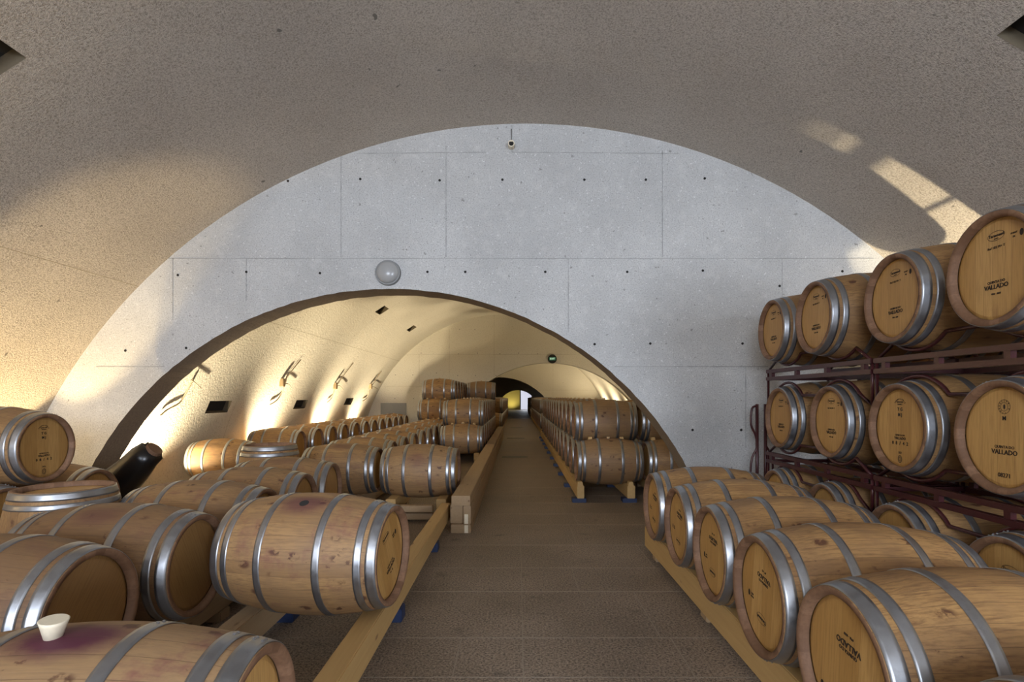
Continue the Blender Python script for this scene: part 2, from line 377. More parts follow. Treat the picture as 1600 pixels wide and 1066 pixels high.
def arch_wall(name, y0, y1, arch, mat, lines=(), holes=(), xw=8, zt=6.5, seam=None, rough=.0):
    """a cast wall with one round arch through it; arch = (xc, zc, R)"""
    xc, zc, R = arch; am = math.acos(-zc/R) if abs(zc) < R else PI/2
    bm = bmesh.new(); rr = random.Random(3); N = 120
    pts = [(-xw, 0), (-xw, zt), (xw, zt), (xw, 0)]
    arcp = []
    for k in range(N+1):
        a = am-2*am*k/N; r = R+rough*rr.uniform(-1, 1)
        arcp.append((xc+r*math.sin(a), max(0, zc+r*math.cos(a))))
    fr = []
    for y in (y0, y1):
        outer = [bm.verts.new((x, y, z)) for x, z in pts]; inner = [bm.verts.new((x, y, z)) for x, z in arcp]; fr.append((outer, inner))
        # fan: split in strips from arch points to the outer rectangle
        top = []
        for k, (x, z) in enumerate(arcp):
            a = am-2*am*k/N; s, c = math.sin(a), math.cos(a); ss = 1e9
            if s > 1e-6: ss = min(ss, (xw-xc)/s)
            if s < -1e-6: ss = min(ss, (-xw-xc)/s)
            if c > 1e-6: ss = min(ss, (zt-zc)/c)
            top.append((xc+ss*s, zc+ss*c))
        tv = [bm.verts.new((x, y, z)) for x, z in top]
        for k in range(N):
            cor = None
            if (abs(top[k][0]-xw) < 1e-5) != (abs(top[k+1][0]-xw) < 1e-5): cor = (xw, zt)
            if (abs(top[k][0]+xw) < 1e-5) != (abs(top[k+1][0]+xw) < 1e-5): cor = (-xw, zt)
            if cor:
                cv = bm.verts.new((cor[0], y, cor[1])); bm.faces.new((inner[k], tv[k], cv, tv[k+1], inner[k+1]))
            else: bm.faces.new((inner[k], tv[k], tv[k+1], inner[k+1]))
        # feet
        for k in (0, N):
            if top[k][1] > .001:
                b = bm.verts.new((top[k][0], y, 0)); bm.faces.new((inner[k], tv[k], b))
        for v in outer: bm.verts.remove(v)
    for k in range(N):
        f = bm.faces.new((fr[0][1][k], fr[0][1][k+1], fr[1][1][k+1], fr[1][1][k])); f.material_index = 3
    for (xa, za, xb, zb) in lines:
        w_ = .004; e = y0-.0025
        d = Vector((xb-xa, 0, zb-za)).normalized(); n = Vector((-d.z, 0, d.x))*w_
        n2 = 24; va = []; vb = []
        for k in range(n2+1):
            p = Vector((xa, e, za)).lerp(Vector((xb, e, zb)), k/n2); j = n*rr.uniform(.5, 1.6)
            va.append(bm.verts.new(p-j)); vb.append(bm.verts.new(p+j))
        for k in range(n2): bm.faces.new((va[k], va[k+1], vb[k+1], vb[k])).material_index = 1
    for (x, z) in holes:
        cyl(bm, (x, y0-.004, z), (x, y0+.01, z), .015, .012, 12, 2)
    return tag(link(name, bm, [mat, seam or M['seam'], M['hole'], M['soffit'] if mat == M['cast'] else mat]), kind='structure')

YW = 6.3
P1 = lambda x, y: ((x-CX)*YW/F, H+(CY-y)*YW/F)
lines = []
for a, b, c, d in [(533, 240, 533, 402), (697, 228, 697, 402), (1035, 235, 1035, 402), (888, 405, 888, 520), (270, 404, 270, 500), (560, 240, 760, 238), (800, 196, 800, 238), (800, 238, 1060, 240),
                   (262, 404, 1365, 404), (150, 573, 258, 573), (960, 573, 1200, 573), (1165, 573, 1165, 700), (1222, 404, 1222, 470), (385, 404, 385, 470)]:
    lines.append((*P1(a, b), *P1(c, d)))
holes = [P1(x, y) for x, y in [(563, 280), (687, 282), (785, 281), (913, 281), (1009, 281), (1101, 279), (385, 425), (500, 427), (668, 425), (727, 425), (852, 425), (980, 425), (1098, 423), (1218, 447),
                               (278, 430), (291, 544), (929, 538), (1016, 537), (1160, 537), (1082, 672), (450, 283), (1316, 424), (196, 548), (1158, 672)]]
arch_wall('wall_front', YW, YW+.42, (-1.517, -1.21, 3.98), M['cast'], lines, holes, rough=.004)
W2 = 20.0
P2 = lambda x, y: ((x-CX)*W2/F, H+(CY-y)*W2/F)
l2 = [(*P2(a, b), *P2(c, d)) for a, b, c, d in [(702, 515, 702, 600), (772, 492, 772, 590), (600, 554, 900, 554), (600, 604, 760, 604), (655, 554, 655, 604)]]
h2 = [P2(x, y) for x, y in [(618, 586), (645, 586), (682, 583), (715, 587), (743, 587), (775, 587), (658, 552), (716, 553), (746, 552), (718, 515), (742, 515), (617, 623), (646, 623), (781, 553), (810, 552), (840, 553)]]
arch_wall('wall_second', W2, W2+.45, (1.17, -1.21, 3.98), M['soft'], l2, h2, seam=M['seamw'])
W3 = 35.0
P3 = lambda x, y: ((x-CX)*W3/F, H+(CY-y)*W3/F)
l3 = [(*P3(a, b), *P3(c, d)) for a, b, c, d in [(864, 570, 864, 625), (800, 610, 935, 610)]]
arch_wall('wall_third', W3, W3+.5, (-1.2, -1.21, 3.98), M['soft'], l3, [P3(847, 600), P3(880, 598)], seam=M['seamw'])
arch_wall('wall_fourth', 50, 50.5, (0, .2, 1.9), M['soft'])
bm = bmesh.new()
box(bm, -4, 0.35, 62, 62.3, 0, 4); box(bm, 1.6, 4, 62, 62.3, 0, 4); box(bm, .35, 1.6, 62, 62.3, 2.4, 4)
tag(link('wall_end', bm, M['clay']), kind='structure')
bm = bmesh.new(); box(bm, .35, 1.6, 62.35, 62.4, 0, 2.4)
tag(link('window_1', bm, M['sky']), kind='structure')
bm = bmesh.new(); box(bm, .22, .35, 60.9, 62, 0, 2.6)
tag(link('trim_1', bm, M['grey']), kind='structure')
# back of the hall: wall with a wide opening the daylight comes through
bm = bmesh.new(); box(bm, -8, -4.5, -7, -6.7, 0, 6.5); box(bm, 5.4, 8, -7, -6.7, 0, 6.5); box(bm, -4.5, 5.4, -7, -6.7, 3.9, 6.5)
tag(link('wall_back', bm, M['cast']), kind='structure')

# vaults
def hole_px(x0, x1, y0, y1, V):
    p = hit((x0+x1)/2, (y0+y1)/2, V); return p
vh = []
for (cx_, cy_, dy, da) in [(342, 636, .36, .022), (470, 632, .36, .022), (545, 627.5, .36, .022), (597, 485, .24, .026), (643, 513.5, .24, .026)]:
    p = hit(cx_, cy_, V2); a = vang(p, V2)
    vh.append((a-da, a+da, p.y-dy, p.y+dy))
v1h = []
for (cx_, cy_, dy, da) in [(1622, 46, .16, .022), (-24, 84, .16, .022)]:
    p = hit(cx_, cy_, V1); a = vang(p, V1); v1h.append((a-da, a+da, p.y-dy, p.y+dy))
vault('ceiling', V1, -7, YW+.02, M['shot'], v1h, seams=(vang(hit(100, 414, V1), V1),))
sa = vang(hit(560, 545, V2), V2)
vault('ceiling.001', V2, YW+.4, W2+.02, M['soft'], vh, seams=(sa, .02), yseams=(10.2, 13.75, 17.3))
vault('ceiling.002', V3, W2+.43, W3+.02, M['soft'], yseams=(24, 28, 31.5))
vault('ceiling.003', V3, W3+.48, 50.02, M['soft'])
vault('ceiling.004', (0, -.1, 2.7), 50.48, 62.02, M['soft'])
# floor with its slab joints
bm = bmesh.new(); box(bm, -9, 9, -7.3, 63, -.2, 0)
def fl(x0, y0, x1, y1, w_=.0028):
    if abs(x1-x0) > abs(y1-y0): box(bm, x0, x1, y0-w_*1.3, y0+w_*1.3, -.004, .0008, 1)
    else: box(bm, x0-w_, x0+w_, y0, y1, -.004, .0008, 1)
rows = [.9, 1.6, 2.25, 2.856, 3.324, 4.112, 4.68, 5.4, 6.26, 6.84]
yy = 6.84
while yy < 49: yy += random.choice([.55, .7, .85]); rows.append(yy)
fl(.03, -2, .03, 62)
for i, y in enumerate(rows):
    fl(-6, y, 6, y)
    if i+1 < len(rows):
        xs = {3: [-.35, .95], 4: [.89, -1.0], 5: [.47, -.7], 6: [-.5, 1.2], 7: [.6, -.9]}.get(i, [random.uniform(.4, 1.0), -random.uniform(.4, 1.0)])
        for x in xs: fl(x, y, x, rows[i+1])
tag(link('floor', bm, [M['floor'], M['joint']]), kind='structure')

# ------------------------------------------------------------------ barrel
L2 = .475; RB = .345; RC = .279
def rad(x): return RB-(RB-RC)*(abs(x)/L2)**2.0
def barrel_parts(seg=64):
    D = {}
    bm = bmesh.new(); uv = bm.loops.layers.uv.new('UVMap')
    n = 22; prof = [(-L2+2*L2*k/n, rad(-L2+2*L2*k/n)) for k in range(n+1)]
    lathe_x(bm, prof, seg, 0, uv)
    for s in (-1, 1):   # chime: bevelled end grain, then the inner wall down to the head
        lathe_x(bm, [(s*L2, RC), (s*(L2+.003), RC-.006), (s*(L2-.002), RC-.026), (s*(L2-.035), RC-.031)], seg, 1, uv)
    D['staves'] = (bm, [M['stave'], M['chime']])
    hoops = [(-.446, .052), (-.378, .04), (-.165, .04), (.165, .04), (.378, .04), (.446, .052)]
    for i, (c, wd) in enumerate(hoops):
        bm = bmesh.new(); q = []
        for k in range(5):
            x = c-wd/2+wd*k/4; q.append((max(-L2, min(L2, x)), rad(x)+.0035))
        q = [(q[0][0], q[0][1]-.003)]+q+[(q[-1][0], q[-1][1]-.003)]
        lathe_x(bm, q, seg)
        for a in (.3, .38):
            for dx in ((0,) if wd < .05 else (-.012, .012)):
                x = c+dx; r = rad(x)+.004
                m = Matrix.Translation((x, r*math.sin(a), r*math.cos(a))) @ Matrix.Diagonal((1, 1, 1, 1))
                bmesh.ops.create_icosphere(bm, subdivisions=1, radius=.0055, matrix=m)
        D['hoop%d' % i] = (bm, [M['steel']])
    for i, s in enumerate((-1, 1)):
        bm = bmesh.new(); x = s*(L2-.034); r = RC-.029
        vs = [[bm.verts.new((x-s*dx, rr*math.sin(2*PI*k/seg), rr*math.cos(2*PI*k/seg))) for k in range(seg)] for dx, rr in ((0.006, r), (-.0, r-.018))]
        for k in range(seg): bm.faces.new((vs[0][k], vs[0][(k+1) % seg], vs[1][(k+1) % seg], vs[1][k]))
        bm.faces.new(vs[1])
        D['head%d' % i] = (bm, [M['head']])
    bm = bmesh.new(); cyl(bm, (0, 0, RB-.01), (0, 0, RB+.022), .022, .027, 16)
    D['bung'] = (bm, [M['bungwood']])
    return D
BP = {}
for k, (bm, mats) in barrel_parts().items():
    me = bpy.data.meshes.new(k.rstrip('012345')); bmesh.ops.recalc_face_normals(bm, faces=bm.faces); bm.to_mesh(me); bm.free()
    for m in mats: me.materials.append(m)
    BP[k] = me
# reduced meshes for barrels far down the vaults (each of them a few pixels tall)
def far_mesh():
    bm = bmesh.new(); uv = bm.loops.layers.uv.new('UVMap'); seg = 32
    lathe_x(bm, [(-L2+2*L2*k/10, rad(-L2+2*L2*k/10)) for k in range(11)], seg, 0, uv)
    for s in (-1, 1):
        lathe_x(bm, [(s*L2, RC), (s*L2, RC-.026), (s*(L2-.034), RC-.03)], seg, 1, uv)
        v = [bm.verts.new((s*(L2-.034), (RC-.03)*math.sin(2*PI*k/seg), (RC-.03)*math.cos(2*PI*k/seg))) for k in range(seg)]
        bm.faces.new(v).material_index = 3
    for c, wd in [(-.446, .052), (-.378, .04), (-.165, .04), (.165, .04), (.378, .04), (.446, .052)]:
        q = [(max(-L2, min(L2, x)), rad(x)+.004) for x in (c-wd/2, c, c+wd/2)]
        lathe_x(bm, [(q[0][0], q[0][1]-.003)]+q+[(q[-1][0], q[-1][1]-.003)], seg, 2)
    cyl(bm, (0, 0, RB-.01), (0, 0, RB+.02), .024, .028, 8, 2)
    me = bpy.data.meshes.new('oak_barrel'); bmesh.ops.recalc_face_normals(bm, faces=bm.faces); bm.to_mesh(me); bm.free()
    for m in (M['stave'], M['chime'], M['steel'], M['head']): me.materials.append(m)
    return me
FAR = far_mesh()
# markings burnt into the heads, drawn in the plane of the head (x right, y up)
def marking_mesh(kind):
    bm = bmesh.new(); I = Matrix.Identity(4); T = lambda x, y: Matrix.Translation((x, y, 0))
    if kind == 'oval':
        ringflat(bm, T(0, .165), .05, .024, .0022); text_bm(bm, 'Taransaud', .021, T(0, .167), bold=.0003); text_bm(bm, 'FRANCE', .007, T(0, .151))
        text_bm(bm, 'Ref 102 M+ T', .018, T(0, .108))
        text_bm(bm, 'QUINTA DO', .018, T(0, -.062), bold=.0002); text_bm(bm, 'VALLADO', .031, T(0, -.086), bold=.0007)
        text_bm(bm, '09# - ###', .013, T(0, -.12))
        text_bm(bm, 'FORET', .012, T(.1, .15)); text_bm(bm, 'FR', .012, T(.1, .132))
        bmesh.ops.create_circle(bm, cap_ends=True, radius=.014, segments=14, matrix=T(.14, .143) @ Matrix.Diagonal((.75, 1.2, 1, 1)))
    elif kind == 'lots':
        text_bm(bm, 'TONNELLERIE', .013, T(0, .13), arc=(.055, .2)); text_bm(bm, 'QUINTANA', .012, T(0, .165)); text_bm(bm, 'FRANCE', .012, T(0, .15))
        text_bm(bm, 'T G', .03, T(0, .118), bold=.0005); text_bm(bm, 'M J', .03, T(0, .083), bold=.0005)
        text_bm(bm, 'QUINTA DO', .016, T(0, -.048)); text_bm(bm, 'VALLADO', .024, T(0, -.068), bold=.0004)
        for k, ch in enumerate('08/42'): text_bm(bm, ch, .03, T((k-2)*.034, -.1), bold=.0006)
        text_bm(bm, 'XO', .02, T(0, -.16)); ringflat(bm, T(0, -.2), .019, .024, .004); ringflat(bm, T(0, -.2), .01, .014, .003)
    elif kind == 'seal':
        ringflat(bm, T(0, .15), .036, .036, .002); ringflat(bm, T(0, .15), .022, .022, .002)
        text_bm(bm, 'TONNELLERIE *', .009, T(0, .15), arc=(.029, .48)); bmesh.ops.create_circle(bm, cap_ends=True, radius=.011, segments=6, matrix=T(0, .15) @ Matrix.Diagonal((.6, 1.2, 1, 1)))
        text_bm(bm, 'M', .03, T(0, .092), bold=.0003)
        text_bm(bm, 'QUINTA DO', .02, T(0, -.05)); text_bm(bm, 'VALLADO', .033, T(0, -.076), bold=.0005); text_bm(bm, '08271', .03, T(0, -.19), bold=.0002)
    elif kind == 'plain':
        ringflat(bm, T(0, .12), .05, .024, .0022); text_bm(bm, 'Taransaud', .021, T(0, .122), bold=.0003)
        text_bm(bm, 'QUINTA DO', .017, T(0, -.062)); text_bm(bm, 'VALLADO', .03, T(0, -.086), bold=.0006); text_bm(bm, '09 - 02', .014, T(0, -.118))
        text_bm(bm, 'FORET', .012, T(.11, .06)); text_bm(bm, 'PEFC', .012, T(.11, .045)); bmesh.ops.create_circle(bm, cap_ends=True, radius=.014, segments=12, matrix=T(.145, .053) @ Matrix.Diagonal((.75, 1.2, 1, 1)))
    me = bpy.data.meshes.new('burnt_marking'); bm.to_mesh(me); bm.free(); me.materials.append(M['ink']); return me
MK = {k: marking_mesh(k) for k in ('oval', 'lots', 'seal', 'plain')}
def barrel(x_end, D, Z, label, side, group, yaw=0, roll=0, stain=0, tone=None, dark=0, mark=None, bung=False, far=False, pitch=0, mroll=0):
    """a lying barrel; x_end = X of the head that faces the aisle, side = +1 when that head looks to +X"""
    yaw = math.radians(yaw); cx_ = x_end-side*L2*math.cos(yaw); cy_ = D-side*L2*math.sin(yaw)*0
    tone = random.uniform(.05, .5) if tone is None else tone
    if far:
        o = bpy.data.objects.new('oak_barrel', FAR); C.objects.link(o); o.location = (cx_, cy_, Z); o.rotation_euler = (0, 0, yaw)
        o.color = (stain, tone, dark, 1); return tag(o, label, 'barrel', group)
    r = thing('oak_barrel', label, 'barrel', (cx_, cy_, Z), 0, group)
    r.rotation_euler = (math.radians(roll), math.radians(pitch), yaw)
    for k, me in BP.items():
        if k == 'bung' and not bung: continue
        nm = {'stav': 'staves', 'hoop': 'hoop', 'head': 'head', 'bung': 'bung'}[k[:4]]
        o = bpy.data.objects.new(nm, me); C.objects.link(o); o.parent = r; o.color = (stain, tone, dark, 1)
    if mark:
        o = bpy.data.objects.new('burnt_marking', MK[mark]); C.objects.link(o); o.parent = r
        # marking x -> world direction on the head, y -> up, normal -> out of the head
        b = Matrix(((0, 0, side), (side, 0, 0), (0, 1, 0))).to_4x4()
        o.matrix_local = Matrix.Translation((side*(L2-.0325), 0, 0)) @ b @ Matrix.Rotation(math.radians(mroll), 4, 'Z')
    return r
ORD = ['nearest', 'second', 'third', 'fourth', 'fifth', 'sixth', 'seventh', 'eighth', 'ninth', 'tenth', 'eleventh', 'twelfth', 'thirteenth', 'fourteenth', 'fifteenth', 'sixteenth', 'seventeenth', 'eighteenth', 'nineteenth', 'twentieth']
ZT = .54; UP = .57

# --- right foreground row (heads face left)
G = 'barrels in the right foreground row'
fg = [(1.165, 4.68, 'plain', 15, 'farthest', 0), (1.165, 3.97, 'plain', 10, 'second from the far end', 170), (1.163, 3.275, 'plain', -8, 'third from the far end', 176), (1.15, 2.58, 'plain', 5, 'fourth from the far end', 172), (1.125, 1.88, 'oval', 0, 'fifth from the far end', 183)]
for x, D, mk, rl, wd, mr in fg:
    barrel(x, D, ZT, 'pale oak barrel on right floor beam, %s%s' % (wd, ' of its row' if wd == 'farthest' else ', stamp upside down' if mr > 100 else ''), -1, G, roll=rl*.3-175, tone=.15, mark=mk, stain=.12)
barrel(1.1, 1.17, ZT, 'oak barrel cut off by the bottom right corner of the picture', -1, G, roll=40, tone=.2)

# --- racks on the right
RX = 2.39
ZR = {1: .52, 2: 1.30, 3: 2.13}
RD = [2.62, 3.41, 4.23, 5.04]
RXs = {3: [2.33, 2.39, 2.34, 2.39], 2: [2.37, 2.42, 2.46, 2.46], 1: [2.40, 2.40, 2.42, 2.42]}
mks = {3: ['oval', 'oval', 'oval', 'oval'], 2: ['seal', 'lots', 'oval', 'oval'], 1: ['plain', 'plain', 'plain', 'plain']}
tn = {3: 'top', 2: 'middle', 1: 'bottom'}; nn = ['nearest', 'second', 'third', 'farthest']
for t in (3, 2, 1):
    for i in range(4):
        extra = {(3, 0): ', cut by the picture edge', (2, 1): ', head stamped 08/42', (2, 0): ', head with round seal and 08271', (3, 1): ', stained at foot of head'}.get((t, i), '')
        barrel(RXs[t][i], RD[i], ZR[t], 'oak barrel on the maroon rack, %s tier, %s%s' % (tn[t], nn[i], extra), -1, 'barrels on the maroon steel racks',
               yaw=-2.5, tone=.25, mark=mks[t][i], bung=False, stain=.05)
RE = [3.1, 3.91, 4.72, 5.55]
for t in (3, 2, 1):
    for i in range(4):
        barrel(3.62, RE[i], ZR[t], 'oak barrel in the rear rack row by the right wall, %s tier, %s' % (tn[t], nn[i]), -1, 'barrels of the rear rack row', tone=.3, bung=True)
def rack(y0, y1, zc, name_label, xs=(2.52, 3.16), ys=(0, 0), ground=False, group='maroon steel barrel racks'):
    """one two-barrel rack: it lies on the barrels below and cradles the barrels above. zc = underside of the barrels above"""
    r = thing('barrel_rack', name_label, 'rack', ((xs[0]+xs[1])/2, (y0+y1)/2, zc-.1 if not ground else 0), 0, group)
    ox, oy, oz = r.location
    zt = zc+.0; zl = zc-.105
    for x in xs:
        for z in (zt-.03, zl):
            bm = bmesh.new(); box(bm, x-ox-.022, x-ox+.022, y0-oy, y1-oy, z-oz-.018, z-oz+.018, 0, .004); link('rail', bm, M['maroon'], r)
        for k in range(4):
            y = y0+.1+(y1-y0-.2)*k/3
            bm = bmesh.new(); box(bm, x-ox-.016, x-ox+.016, y-oy-.02, y-oy+.02, zl-oz+.018, zt-oz-.048); link('strut', bm, M['maroon'], r)
        # upper cradle, dipping under each barrel
        pts = []
        b0, b1 = ys; mid = (b0+b1)/2; rr = rad(x-2.39-L2)+.016
        zc0 = zc+RB
        def arcp(yc, s, a0, a1, n, zcen):
            out = []
            for k in range(n+1):
                a = math.radians(a0+(a1-a0)*k/n); out.append((x-ox, yc+rr*math.sin(a)-oy, zcen+s*rr*math.cos(a)-oz))
            return out
        pts = [(x-ox, y0-oy+.01, zt-oz-.03)]+arcp(b0, -1, -38, 44, 10, zc0)+arcp(b1, -1, -44, 38, 10, zc0)+[(x-ox, y1-oy-.01, zt-oz-.03)]
        bm = bmesh.new(); tube(bm, pts, .0125, 8); link('cradle', bm, M['maroon'], r)
        if not ground:
            zb = ys_low
            pts = [(x-ox, y0-oy+.012, zt-oz-.03), (x-ox, y0-oy+.012, zb+.14-oz)]+arcp(b0, 1, -48, 50, 12, zb)+arcp(b1, 1, -50, 48, 12, zb)+[(x-ox, y1-oy-.012, zb+.14-oz), (x-ox, y1-oy-.012, zt-oz-.03)]
            bm = bmesh.new(); tube(bm, pts, .0125, 8); link('lower_bow', bm, M['maroon'], r)
        else:
            for y in (y0+.02, y1-.02):
                bm = bmesh.new(); box(bm, x-ox-.02, x-ox+.02, y-oy-.02, y-oy+.02, 0, zl+.02-oz); link('foot', bm, M['maroon'], r)
    for y in (y0+.03, y1-.03):
        for z in (zl,):
            bm = bmesh.new(); box(bm, xs[0]-ox+.022, xs[1]-ox-.022, y-oy-.018, y-oy+.018, z-oz-.016, z-oz+.016); link('cross_bar', bm, M['maroon'], r)
    return r
for (ya, yb, ia, side) in [(2.2, 3.805, 0, 'nearer'), (3.83, 5.45, 2, 'farther')]:
    for (xs, row) in (((2.55, 3.16), 'front row'), ((3.8, 4.4), 'row at the back')):
        off = 0 if row == 'front row' else .5
        for t, tx in ((2, 'under the middle tier of barrels'), (3, 'under the top tier of barrels'), (1, 'standing on the floor')):
            ys_low = ZR[t-1] if t > 1 else 0
            rack(ya+off, yb+off, ZR[t]-RB, 'maroon tube rack %s, %s unit, %s' % (tx, side, row), xs, (RD[ia], RD[ia+1]) if not off else (RE[ia], RE[ia+1]), t == 1)
# empty rack frame standing on end against the wall
r = thing('rack_frame', 'dark maroon tube frame standing upright past the far rack barrels', 'rack', (2.62, 5.75, 0))
for k, x in enumerate((-.045, .045)):
    bm = bmesh.new(); tube(bm, [(x, 0, 0), (x, 0, 1.42)], .018, 8); link('post', bm, M['maroon'], r)
bm = bmesh.new(); tube(bm, [(-.045, 0, 1.4), (-.1, 0, 1.37), (-.11, 0, 1.2), (-.06, 0, 1.08), (-.05, 0, .95), (-.11, 0, .78), (-.12, 0, .3), (-.05, 0, .1)], .012, 8, 0, 4); link('bent_bar', bm, M['maroon'], r)
bm = bmesh.new(); tube(bm, [(.045, 0, .98), (.12, 0, .8), (.12, 0, .3), (.05, 0, .1)], .012, 8, 0, 4); link('bent_bar', bm, M['maroon'], r)
bm = bmesh.new(); tube(bm, [(-.12, 0, .55), (.3, 0, .55)], .008, 8); link('rod', bm, M['maroon'], r)

# --- left foreground
G = 'barrels on the near left beams'
nb = barrel(-.70, 1.42, .53, 'wine-stained barrel at bottom left with a cream bung on top', 1, G, yaw=3, roll=4, stain=1.0, tone=.9)
bm = bmesh.new(); prof = [(0, .018), (.045, .03), (.055, .033), (.0565, .031)]
sg = 28; rings = [[bm.verts.new((rr*math.cos(2*PI*k/sg), rr*math.sin(2*PI*k/sg), z)) for k in range(sg)] for z, rr in prof]
for i in range(len(rings)-1):
    for k in range(sg): bm.faces.new((rings[i][k], rings[i][(k+1) % sg], rings[i+1][(k+1) % sg], rings[i+1][k])).smooth = True
bm.faces.new(rings[0][::-1]); bm.faces.new(rings[-1])
bo = link('bung', bm, M['bung'], nb); bo.location = (-.04, 0, .335); bo.rotation_euler = (0, .1, 0); bo['label'] = 'cream silicone bung'
n1 = barrel(-.715, 3.15, .585, 'barrel at aisle edge with open purple-ringed bunghole, front left', 1, G, yaw=-7, roll=24, stain=.62, tone=.5, mark='plain')
bm = bmesh.new(); cyl(bm, (0, 0, RB-.01), (0, 0, RB+.0015), .026, .026, 24); link('bunghole', bm, M['hole'], n1)
barrel(-.775, 6.94, ZT, 'barrel at the aisle edge, just past the arch on the left', 1, G, yaw=-1, roll=60, tone=.55, stain=.3)
G = 'barrels of the second row from the aisle on the left'
rowB = [(-1.87, 2.36, 'shaded-head barrel behind the bung barrel, cut by left picture edge', .5, .9), (-1.82, 3.07, 'barrel left of the purple-ringed one, shaded blank head', .5, .9),
        (-1.85, 3.93, 'barrel just behind the shaded-head pair on the left', .8, .45), (-1.85, 4.67, 'left second-row barrel, second behind the shaded-head pair', .35, .35), (-1.87, 5.42, 'left second-row barrel, third behind the shaded-head pair', .3, .3),
        (-1.82, 7.05, 'barrel left of and touching the one just past the arch', .35, .1)]
for x, D, lb, st, dk in rowB: barrel(x, D, ZT, lb, 1, G, yaw=random.uniform(-1.5, 1.5), roll=random.choice([0, 25, -30])+random.uniform(-8, 8), stain=st, dark=dk*.8, tone=.4)  # wood colour darkened here in place of the shade on unlit heads
D = 8.1; i = 0
while D < 19.4:
    barrel(-1.87, D, ZT, 'oak barrel in the long second left row past the arch, %s' % (ORD[i] if i else 'first'), 1, 'barrels of the second left row past the arch', yaw=random.uniform(-1, 1), bung=True, stain=random.choice([0, .3, .5]), tone=random.uniform(0, .35))
    D += .85; i += 1
# left stack by the aisle
for t, (d0, n) in enumerate([(12.2, 9), (12.62, 8)]):
    for i in range(n):
        barrel(-.79, d0+.85*i, ZT+UP*t, 'oak barrel in left aisle stack, %s tier, %s' % (['bottom', 'second'][t], ORD[i]), 1, 'barrels of the left aisle stack', bung=True, tone=random.uniform(.2, .5))
barrel(-.76, 18.15, ZT+2*UP, 'single brownish barrel on top of the left aisle stack', 1, 'barrels of the left aisle stack', bung=True, tone=.9, dark=.3)
for i in range(5):
    barrel(-1.86, 15.2+.82*i, ZT+UP, 'oak barrel of stack behind left aisle stack, second tier, %s' % ORD[i], 1, 'barrels of the rear left stack', bung=True, tone=.1)
for i in range(5):
    barrel(-1.78, 15.45+.75*i, ZT+2*UP, 'oak barrel of stack behind left aisle stack, top tier, %s' % ORD[i], 1, 'barrels of the rear left stack', bung=True, tone=.1)
# row along the lit wall
xs_ = [398, 472.5, 500, 522, 541, 559, 574, 587, 599, 609.5, 619.5, 627.5, 636]
for i, x in enumerate(xs_):
    X = -4.28+.24*(i/12); D = -X*F/(CX-x)
    barrel(X, D-.05, ZT-(.06 if i == 0 else 0), 'oak barrel in the row along the lit left wall, %s' % ORD[i], 1, 'barrels along the lit left wall', bung=i > 1, yaw=random.uniform(-1.5, 1.5), stain=[0, .2, .8][i % 3], tone=random.uniform(0, .25))
# far left against the vault
G = 'barrels stacked at the left edge of the picture'
barrel(-3.93, 4.47, 1.075, 'barrel resting on two others at the left picture edge, stamped head', 1, G, tone=.45, mark='lots', stain=.3, dark=.2)
barrel(-4.0, 5.1, ZT-.02, 'barrel low on the left, partly under the stamped upper barrel', 1, G, tone=.4, dark=.3)
barrel(-3.9, 4.08, ZT-.02, 'barrel at left picture edge mostly hidden behind the upright one', 1, G, tone=.3, dark=.2)
def upright(x, y, label, k=1.0, **kw):
    r = barrel(0, 0, 0, label, 1, None, **kw); r.location = (x, y, L2*k); r.rotation_euler = (0, -PI/2, 0); r.scale = (k, 1, 1); return r
upright(-3.1, 3.66, 'upright barrel on end with wide steel hoops, left foreground', .93, tone=.3, dark=.1)
upright(-2.85, 6.15+.0, 'upright barrel on end standing in the left of the arch', 1.0, tone=.2)
# --- right stack beyond the arch
for t in (0, 1):
    for i in range(14-t):
        barrel(.865+(.01 if t else 0), 7.95+.43*t+.85*i, ZT+UP*t, 'oak barrel in right aisle stack, %s tier, %s' % (['lower', 'upper'][t], ORD[i]), -1, 'barrels of the right aisle stack', bung=True, tone=.6 if i == 0 else random.uniform(.3, .8), stain=.25, dark=.18, roll=random.uniform(-6, 6))
    for i in range(4-t):
        barrel(1.885, 7.95+.43*t+.85*i, ZT+UP*t, 'oak barrel behind the right aisle stack, %s tier, %s' % (['lower', 'upper'][t], ORD[i]), -1, 'barrels of the second right stack', bung=True, dark=.15)
# --- far vaults
for (x, s, d0, n, nm) in [(.865, -1, 21.0, 16, 'right stack in the third vault'), (-.6, 1, 21.2, 15, 'left stack in the third vault'), (.87, -1, 36.2, 14, 'right stack in the farthest dark vault')]:
    for t in (0, 1):
        for i in range(n-t):
            barrel(x, d0+.43*t+.85*i, ZT+UP*t, 'distant barrel, %s, %s tier, %s' % (nm, ['lower', 'upper'][t], ORD[i]), s, 'barrels of the '+nm, far=True, dark=.2)

# ------------------------------------------------------------------ timber
def beam(x0, x1, y0, y1, z0, z1, label, mat='pine', group=None, cat='beam', name='timber_beam'):
    bm = bmesh.new(); cx_, cy_ = (x0+x1)/2, (y0+y1)/2
    box(bm, x0-cx_, x1-cx_, y0-cy_, y1-cy_, 0, z1-z0, 0, .006)
    o = link(name, bm, M[mat]); o.location = (cx_, cy_, z0); return tag(o, label, cat, group)
def block(x, y, label, w_=.1, d_=.07, z1=.06, mat='blue', group='blue feet under the beams'):
    bm = bmesh.new(); box(bm, -w_, w_, -d_, d_, 0, z1, 0, .006); o = link('beam_foot', bm, M[mat]); o.location = (x, y, 0); return tag(o, label, 'block', group)
beam(1.235, 1.345, .5, 5.2, .05, .243, 'long pale pine beam under the heads of right foreground barrels')
beam(1.86, 1.97, .5, 5.2, .05, .243, 'pine beam hidden behind, under far ends of right foreground barrels')
